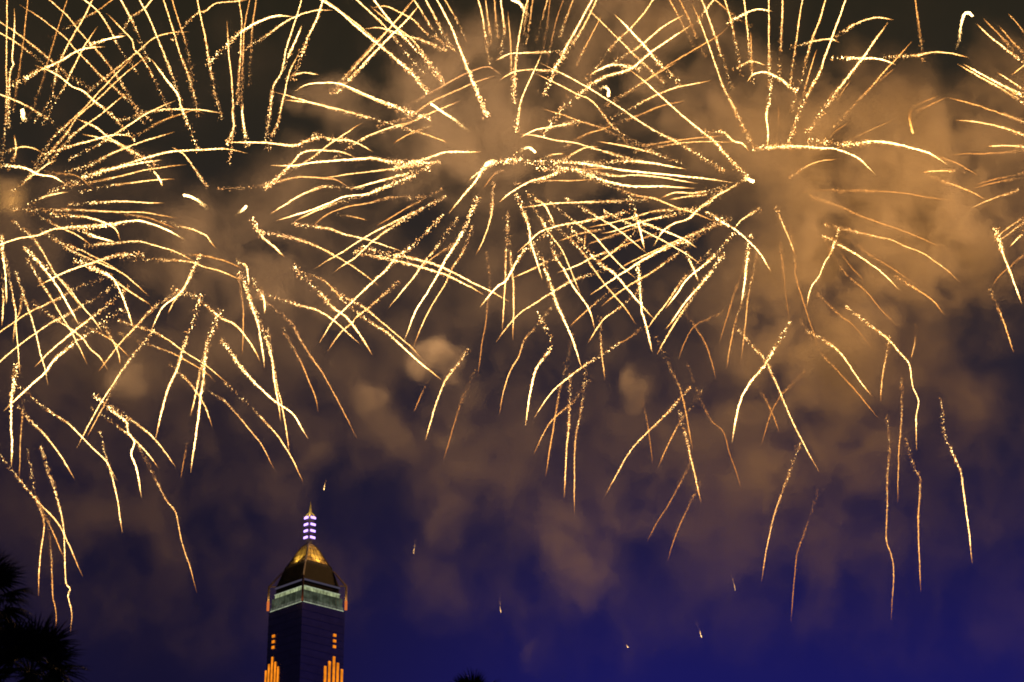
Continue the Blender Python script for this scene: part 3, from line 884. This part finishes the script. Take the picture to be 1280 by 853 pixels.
def make_trail(parent, origin, pts, cls, centre, rad):
    pts = [tuple(p) for p in pts]
    x1, y1 = pts[-1]
    if y1 <= 3 or x1 <= 1 or x1 >= 1279:                # leaves the frame: it burns on a little further
        dx, dy = x1 - pts[-2][0], y1 - pts[-2][1]
        L = math.hypot(dx, dy) or 1
        pts.append((x1 + dx / L * 32, y1 + dy / L * 32 + 3))
    dx, dy = pts[1][0] - pts[0][0], pts[1][1] - pts[0][1]
    L = math.hypot(dx, dy) or 1
    back = min(.22 * sum(math.dist(a, b) for a, b in zip(pts, pts[1:])), 20, .8 * math.hypot(pts[0][0] - centre[0], pts[0][1] - centre[1]))
    if back > 5: pts.insert(0, (pts[0][0] - dx / L * back, pts[0][1] - dy / L * back))      # the fading glitter nearest the centre
    line, L = resample(pts, 64)
    own = HEAT[cls] * random.uniform(.78, 1.12)          # no two stars burn alike
    # depth: the streak runs out from the burst's centre to its sphere
    rt = math.hypot(pts[-1][0] - centre[0], pts[-1][1] - centre[1])
    w = math.sqrt(max(0.0, rad * rad - min(rt, rad) ** 2)) * 0.5
    w *= -1 if cls >= 2 else (1 if cls == 0 else random.choice((-1, 1)))
    rr = np.hypot(line[:, 0] - centre[0], line[:, 1] - centre[1]) / max(rt, 30)
    dep = SPARK_D + centre[2] + w * np.clip(rr, 0, 1.2)
    # low wobble of the burning path
    k = np.arange(64)
    wob = sum(np.sin(k * f_ * L / 900 + random.random() * 6.28) * a_ for f_, a_ in ((0.9, .55), (2.3, .35), (5.1, .22)))
    tan = np.gradient(line, axis=0)
    tan /= np.maximum(np.linalg.norm(tan, axis=1, keepdims=True), 1e-6)
    nor = np.stack([-tan[:, 1], tan[:, 0]], 1)
    line = line + nor * wob[:, None] * (0.34 if L > 30 else .15)
    m = SPARK_D / FPX                                    # metres per photograph pixel
    tail_u = random.uniform(.14, .42)                    # where the loose glitter tightens into a streak
    grain = random.uniform(.75, 1.3)
    n_head = int(L * 2.3)
    n_tail = int(L * random.uniform(.65, 1.1)) + 4
    u_h = rng.random(n_head) ** 0.8 * (1 - tail_u * .8) + tail_u * .8
    u_t = rng.random(n_tail) ** 1.1 * min(.95, tail_u * 2.2)
    u = np.concatenate([u_h, u_t])
    n = len(u)
    idx = u * 63
    xy = np.stack([np.interp(idx, k, line[:, j]) for j in (0, 1)], 1)
    nn = np.stack([np.interp(idx, k, nor[:, j]) for j in (0, 1)], 1)
    dd = np.interp(idx, k, dep)
    close = np.clip((u - tail_u * .5) / (1 - tail_u * .5), 0, 1)
    sig = (0.40 + 1.1 * (1 - close) ** 2.4) * THICK[cls] * grain * (1 if L > 40 else .6)
    sig = np.where(u > .88, sig * np.clip((1 - u) / .12, .15, 1), sig)
    off = rng.normal(size=n) * sig
    xy = xy + nn * off[:, None] + rng.normal(size=(n, 2)) * (0.6 * (1 - close) ** 2)[:, None]
    xy[:, 1] += np.abs(rng.normal(size=n)) * 1.0 * (1 - close) ** 2      # the loose glitter sinks
    pos = to_world(xy, dd + rng.normal(size=n) * sig * m)
    ahead = to_world(xy + np.stack([np.interp(idx, k, tan[:, j]) for j in (0, 1)], 1), dd)
    axis = ahead - pos
    size = rng.uniform(.17, .50, n) * THICK[cls] * m
    size = np.where(u > .86, size * np.clip((1 - u) / .14 + .28, .3, 1), size)
    size = np.where(close < .35, size * rng.uniform(.75, 1.3, n), size)
    long = size * np.where(close > .4, rng.uniform(.9, 1.7, n), rng.uniform(.8, 1.25, n))
    heat = own * rng.uniform(.35, 1.45, n) * (.9 + .1 * close)
    heat = np.where(close < .45, heat * rng.choice([.5, .85, 1.2, 1.5], n, p=[.25, .3, .3, .15]), heat)
    heat *= np.clip(1.2 - .46 * np.abs(off) / np.maximum(sig, .05), .30, 1.15)       # orange halo round the streak, put into the outer grains' colour
    heat *= np.where(u > .84, np.clip(1.0 - (u - .84) / .16 * .55, .4, 1), 1)
    # a thin unbroken burning core along the streak
    nc = int(L * .8) + 3
    uc = np.linspace(tail_u * 1.15, .995, nc)
    ic = uc * 63
    xyc = np.stack([np.interp(ic, k, line[:, j]) for j in (0, 1)], 1) + rng.normal(size=(nc, 2)) * .36
    dc = np.interp(ic, k, dep)
    pc = to_world(xyc, dc)
    ac = to_world(xyc + np.stack([np.interp(ic, k, tan[:, j]) for j in (0, 1)], 1), dc) - pc
    prof = np.clip((uc - tail_u) / .25, .25, 1) * np.clip((1 - uc) / .22 + .22, .25, 1)
    sc_ = rng.uniform(.26, .46, nc) * THICK[cls] * m * prof
    hc = own * rng.uniform(.8, 1.12, nc) * np.clip(1.0 - np.clip(uc - .84, 0, 1) / .16 * .5, .45, 1)
    # the thread of the streak: one tapering tube, hair-thin in the tail
    nt_ = 40
    ut = np.linspace(0, 1, nt_)
    it = ut * 63
    xt = np.stack([np.interp(it, k, line[:, j]) for j in (0, 1)], 1)
    nt2 = np.stack([np.interp(it, k, nor[:, j]) for j in (0, 1)], 1)
    dt_ = np.interp(it, k, dep)
    rt_ = THICK[cls] * np.clip((ut - tail_u * .7) / .3, 0, 1) * np.clip((1 - ut) / .25, .1, 1) * .07 + .02
    ring = [to_world(xt + nt2 * rt_[:, None] * ca, dt_ + rt_ * m * sa) for ca, sa in ((1, 0), (-.5, .87), (-.5, -.87))]
    th_v = np.stack(ring, 1).reshape(-1, 3) - origin
    th_f = [(i * 3 + a_, i * 3 + (a_ + 1) % 3, i * 3 + 3 + (a_ + 1) % 3, i * 3 + 3 + a_) for i in range(nt_ - 1) for a_ in range(3)]
    th_h = np.repeat(1.2 * own * np.clip((ut - tail_u * .6) / .4, .12, 1) * np.clip(1.0 - np.clip(ut - .84, 0, 1) / .16 * .5, .45, 1), 3)
    me = spark_mesh('spark_trail', np.vstack([pos, pc]) - origin, np.vstack([axis, ac]), np.concatenate([long, sc_ * 1.4]),
                    np.concatenate([size, sc_]), np.concatenate([heat, hc]), (th_v, th_f, th_h))
    o = bpy.data.objects.new('spark_trail', me)
    C.objects.link(o)
    o.parent = parent
    return o


BURST_LABEL = {
    'A': 'golden firework burst cut off by the left edge, with a yellow glowing heart',
    'B': 'golden firework burst above the lit tower, between left edge burst and the middle one',
    'C': 'dense golden firework burst in the upper middle, crossed by streaks from both sides',
    'D': 'golden firework burst wrapped in the big orange smoke bank right of the middle',
    'E': 'partly seen golden firework burst at the right edge, streaks pointing left',
    'F': 'loose shower of drooping orange streaks falling under the middle and the smoky burst',
    'G': 'few long thin streaks falling almost straight down in the blue lower right sky',
}
groups = {k: [] for k in CENTRES}
for ln in TRACES.split(';'):
    v = [int(a) for a in ln.split()]
    p = list(zip(v[1::2], v[2::2]))
    groups[assign(p)].append((v[0], p))
for key, trails in groups.items():
    c = CENTRES[key]
    base = P(c[0], c[1], SPARK_D + c[2])
    root = empty('firework_burst' if key in 'ABCDE' else 'falling_sparks', base)
    tag(root, BURST_LABEL[key], 'firework', 'golden fireworks over the tower')
    rad = max(80.0, float(np.percentile([math.hypot(p[-1][0] - c[0], p[-1][1] - c[1]) for _, p in trails], 88)))
    trails.sort(key=lambda q: -sum(math.dist(a, b) for a, b in zip(q[1], q[1][1:])))
    for cls, p in trails[:100]:
        make_trail(root, np.array(base), p, cls, c, rad)

# the burning bursts light the smoke: one lamp in the heart of each
for key, dx, dy, dz, watts, rad, col in LIGHTS:
    c = CENTRES[key]
    root = [o for o in C.objects if o.get('label') == BURST_LABEL[key]][0]
    point_light('burst_light', (Vector(P(c[0] + dx, c[1] + dy, SPARK_D + c[2] + dz)) - root.location), col, watts, rad, root)

# small bright comets, each burning alone: (tail ... head), size, label
COMETS = [
    ([(31, 154), (29, 146), (28, 138)], 2.6, 'fat white comet spark beside the left edge, above the left burst'),
    ([(262, 262), (256, 258), (246, 250), (238, 246), (230, 244)], 1.8, 'short wavy white comet between the two left bursts'),
    ([(297, 268), (303, 263), (308, 258)], 1.7, 'tiny round comet spark in dark air right of the wavy white comet'),
    ([(588, 166), (578, 158), (570, 151), (556, 142), (539, 130)], 1.5, 'straight white comet slanting through the brown smoke left of the middle burst'),
    ([(748, 112), (756, 109), (761, 113), (760, 120)], 2.0, 'hooked white comet between the middle burst and the smoky right one'),
    ([(650, 190), (655, 186), (662, 185), (669, 190)], 1.7, 'small white comet just above the heart of the middle burst'),
    ([(928, 226), (934, 224), (941, 227)], 2.3, 'brightest white flare at the heart of the smoky right burst'),
    ([(1194, 62), (1199, 50), (1201, 34), (1205, 19), (1211, 16), (1215, 20)], 1.7, 'candy cane shaped white comet high in the dark upper right sky'),
    ([(1141, 135), (1137, 142), (1137, 150), (1141, 166)], 1.7, 'short upright white comet inside the orange smoke right of the smoky burst'),
    ([(710, 18), (697, 14), (690, 6), (680, 1), (672, -3)], 1.4, None),
    ([(660, 22), (655, 12), (649, 4), (640, 0)], 1.8, 'curled bright comet touching the top edge above the middle burst'),
    ([(620, 200), (612, 203), (607, 207)], 2.2, 'glowing white knot where streaks meet left of the middle burst heart'),
    ([(707, 124), (708, 118)], 1.0, 'dull orange ember in the smoke right of the middle burst'),
    ([(410, 598), (406, 606), (405, 612)], .9, 'small faint spark just above and right of the tower spire'),
    ([(518, 670), (518, 680), (517, 692)], .7, 'dotted white spark falling right of the tower against blue haze'),
    ([(625, 742), (625, 755), (626, 766)], .65, 'faint dotted spark falling below the middle in blue haze'),
    ([(782, 804), (785, 810)], .9, 'pair of tiny white specks low over the palm tops'),
    ([(869, 774), (873, 784), (877, 797)], .8, 'short slanted white spark low on the right in blue haze'),
    ([(911, 712), (916, 724), (919, 738)], .55, 'faint dotted spark under the olive smoke at lower right'),
]
for pts, size, label in COMETS:
    if label is None: continue
    line, L = resample(pts, 40)
    m = SPARK_D / FPX
    small = size < 1.05
    n = int(L * (1.2 if small else 9)) + (6 if small else 30)
    u = rng.random(n) ** .55
    idx = u * 39
    xy = np.stack([np.interp(idx, np.arange(40), line[:, j]) for j in (0, 1)], 1) + rng.normal(size=(n, 2)) * (size * (.30 + .55 * (1 - u) ** 2))[:, None]
    dep = np.full(n, SPARK_D - 110.0) + rng.normal(size=n) * size * .3
    pos = to_world(xy, dep)
    base = pos.mean(axis=0)
    sz = rng.uniform(.5, .95, n) * size * .46 * m * (.32 + .85 * u ** 2)
    heat = rng.uniform(.9, 1.5, n) * (1.25 if not small else .8) * (.45 + .6 * u)
    if 'orange' in label: heat *= .4
    o = bpy.data.objects.new('comet_spark', spark_mesh('comet_spark', pos - base, rng.normal(size=(n, 3)), sz * 1.2, sz, heat))
    o.location = base
    C.objects.link(o)
    tag(o, label, 'comet', 'comet sparks burning alone')
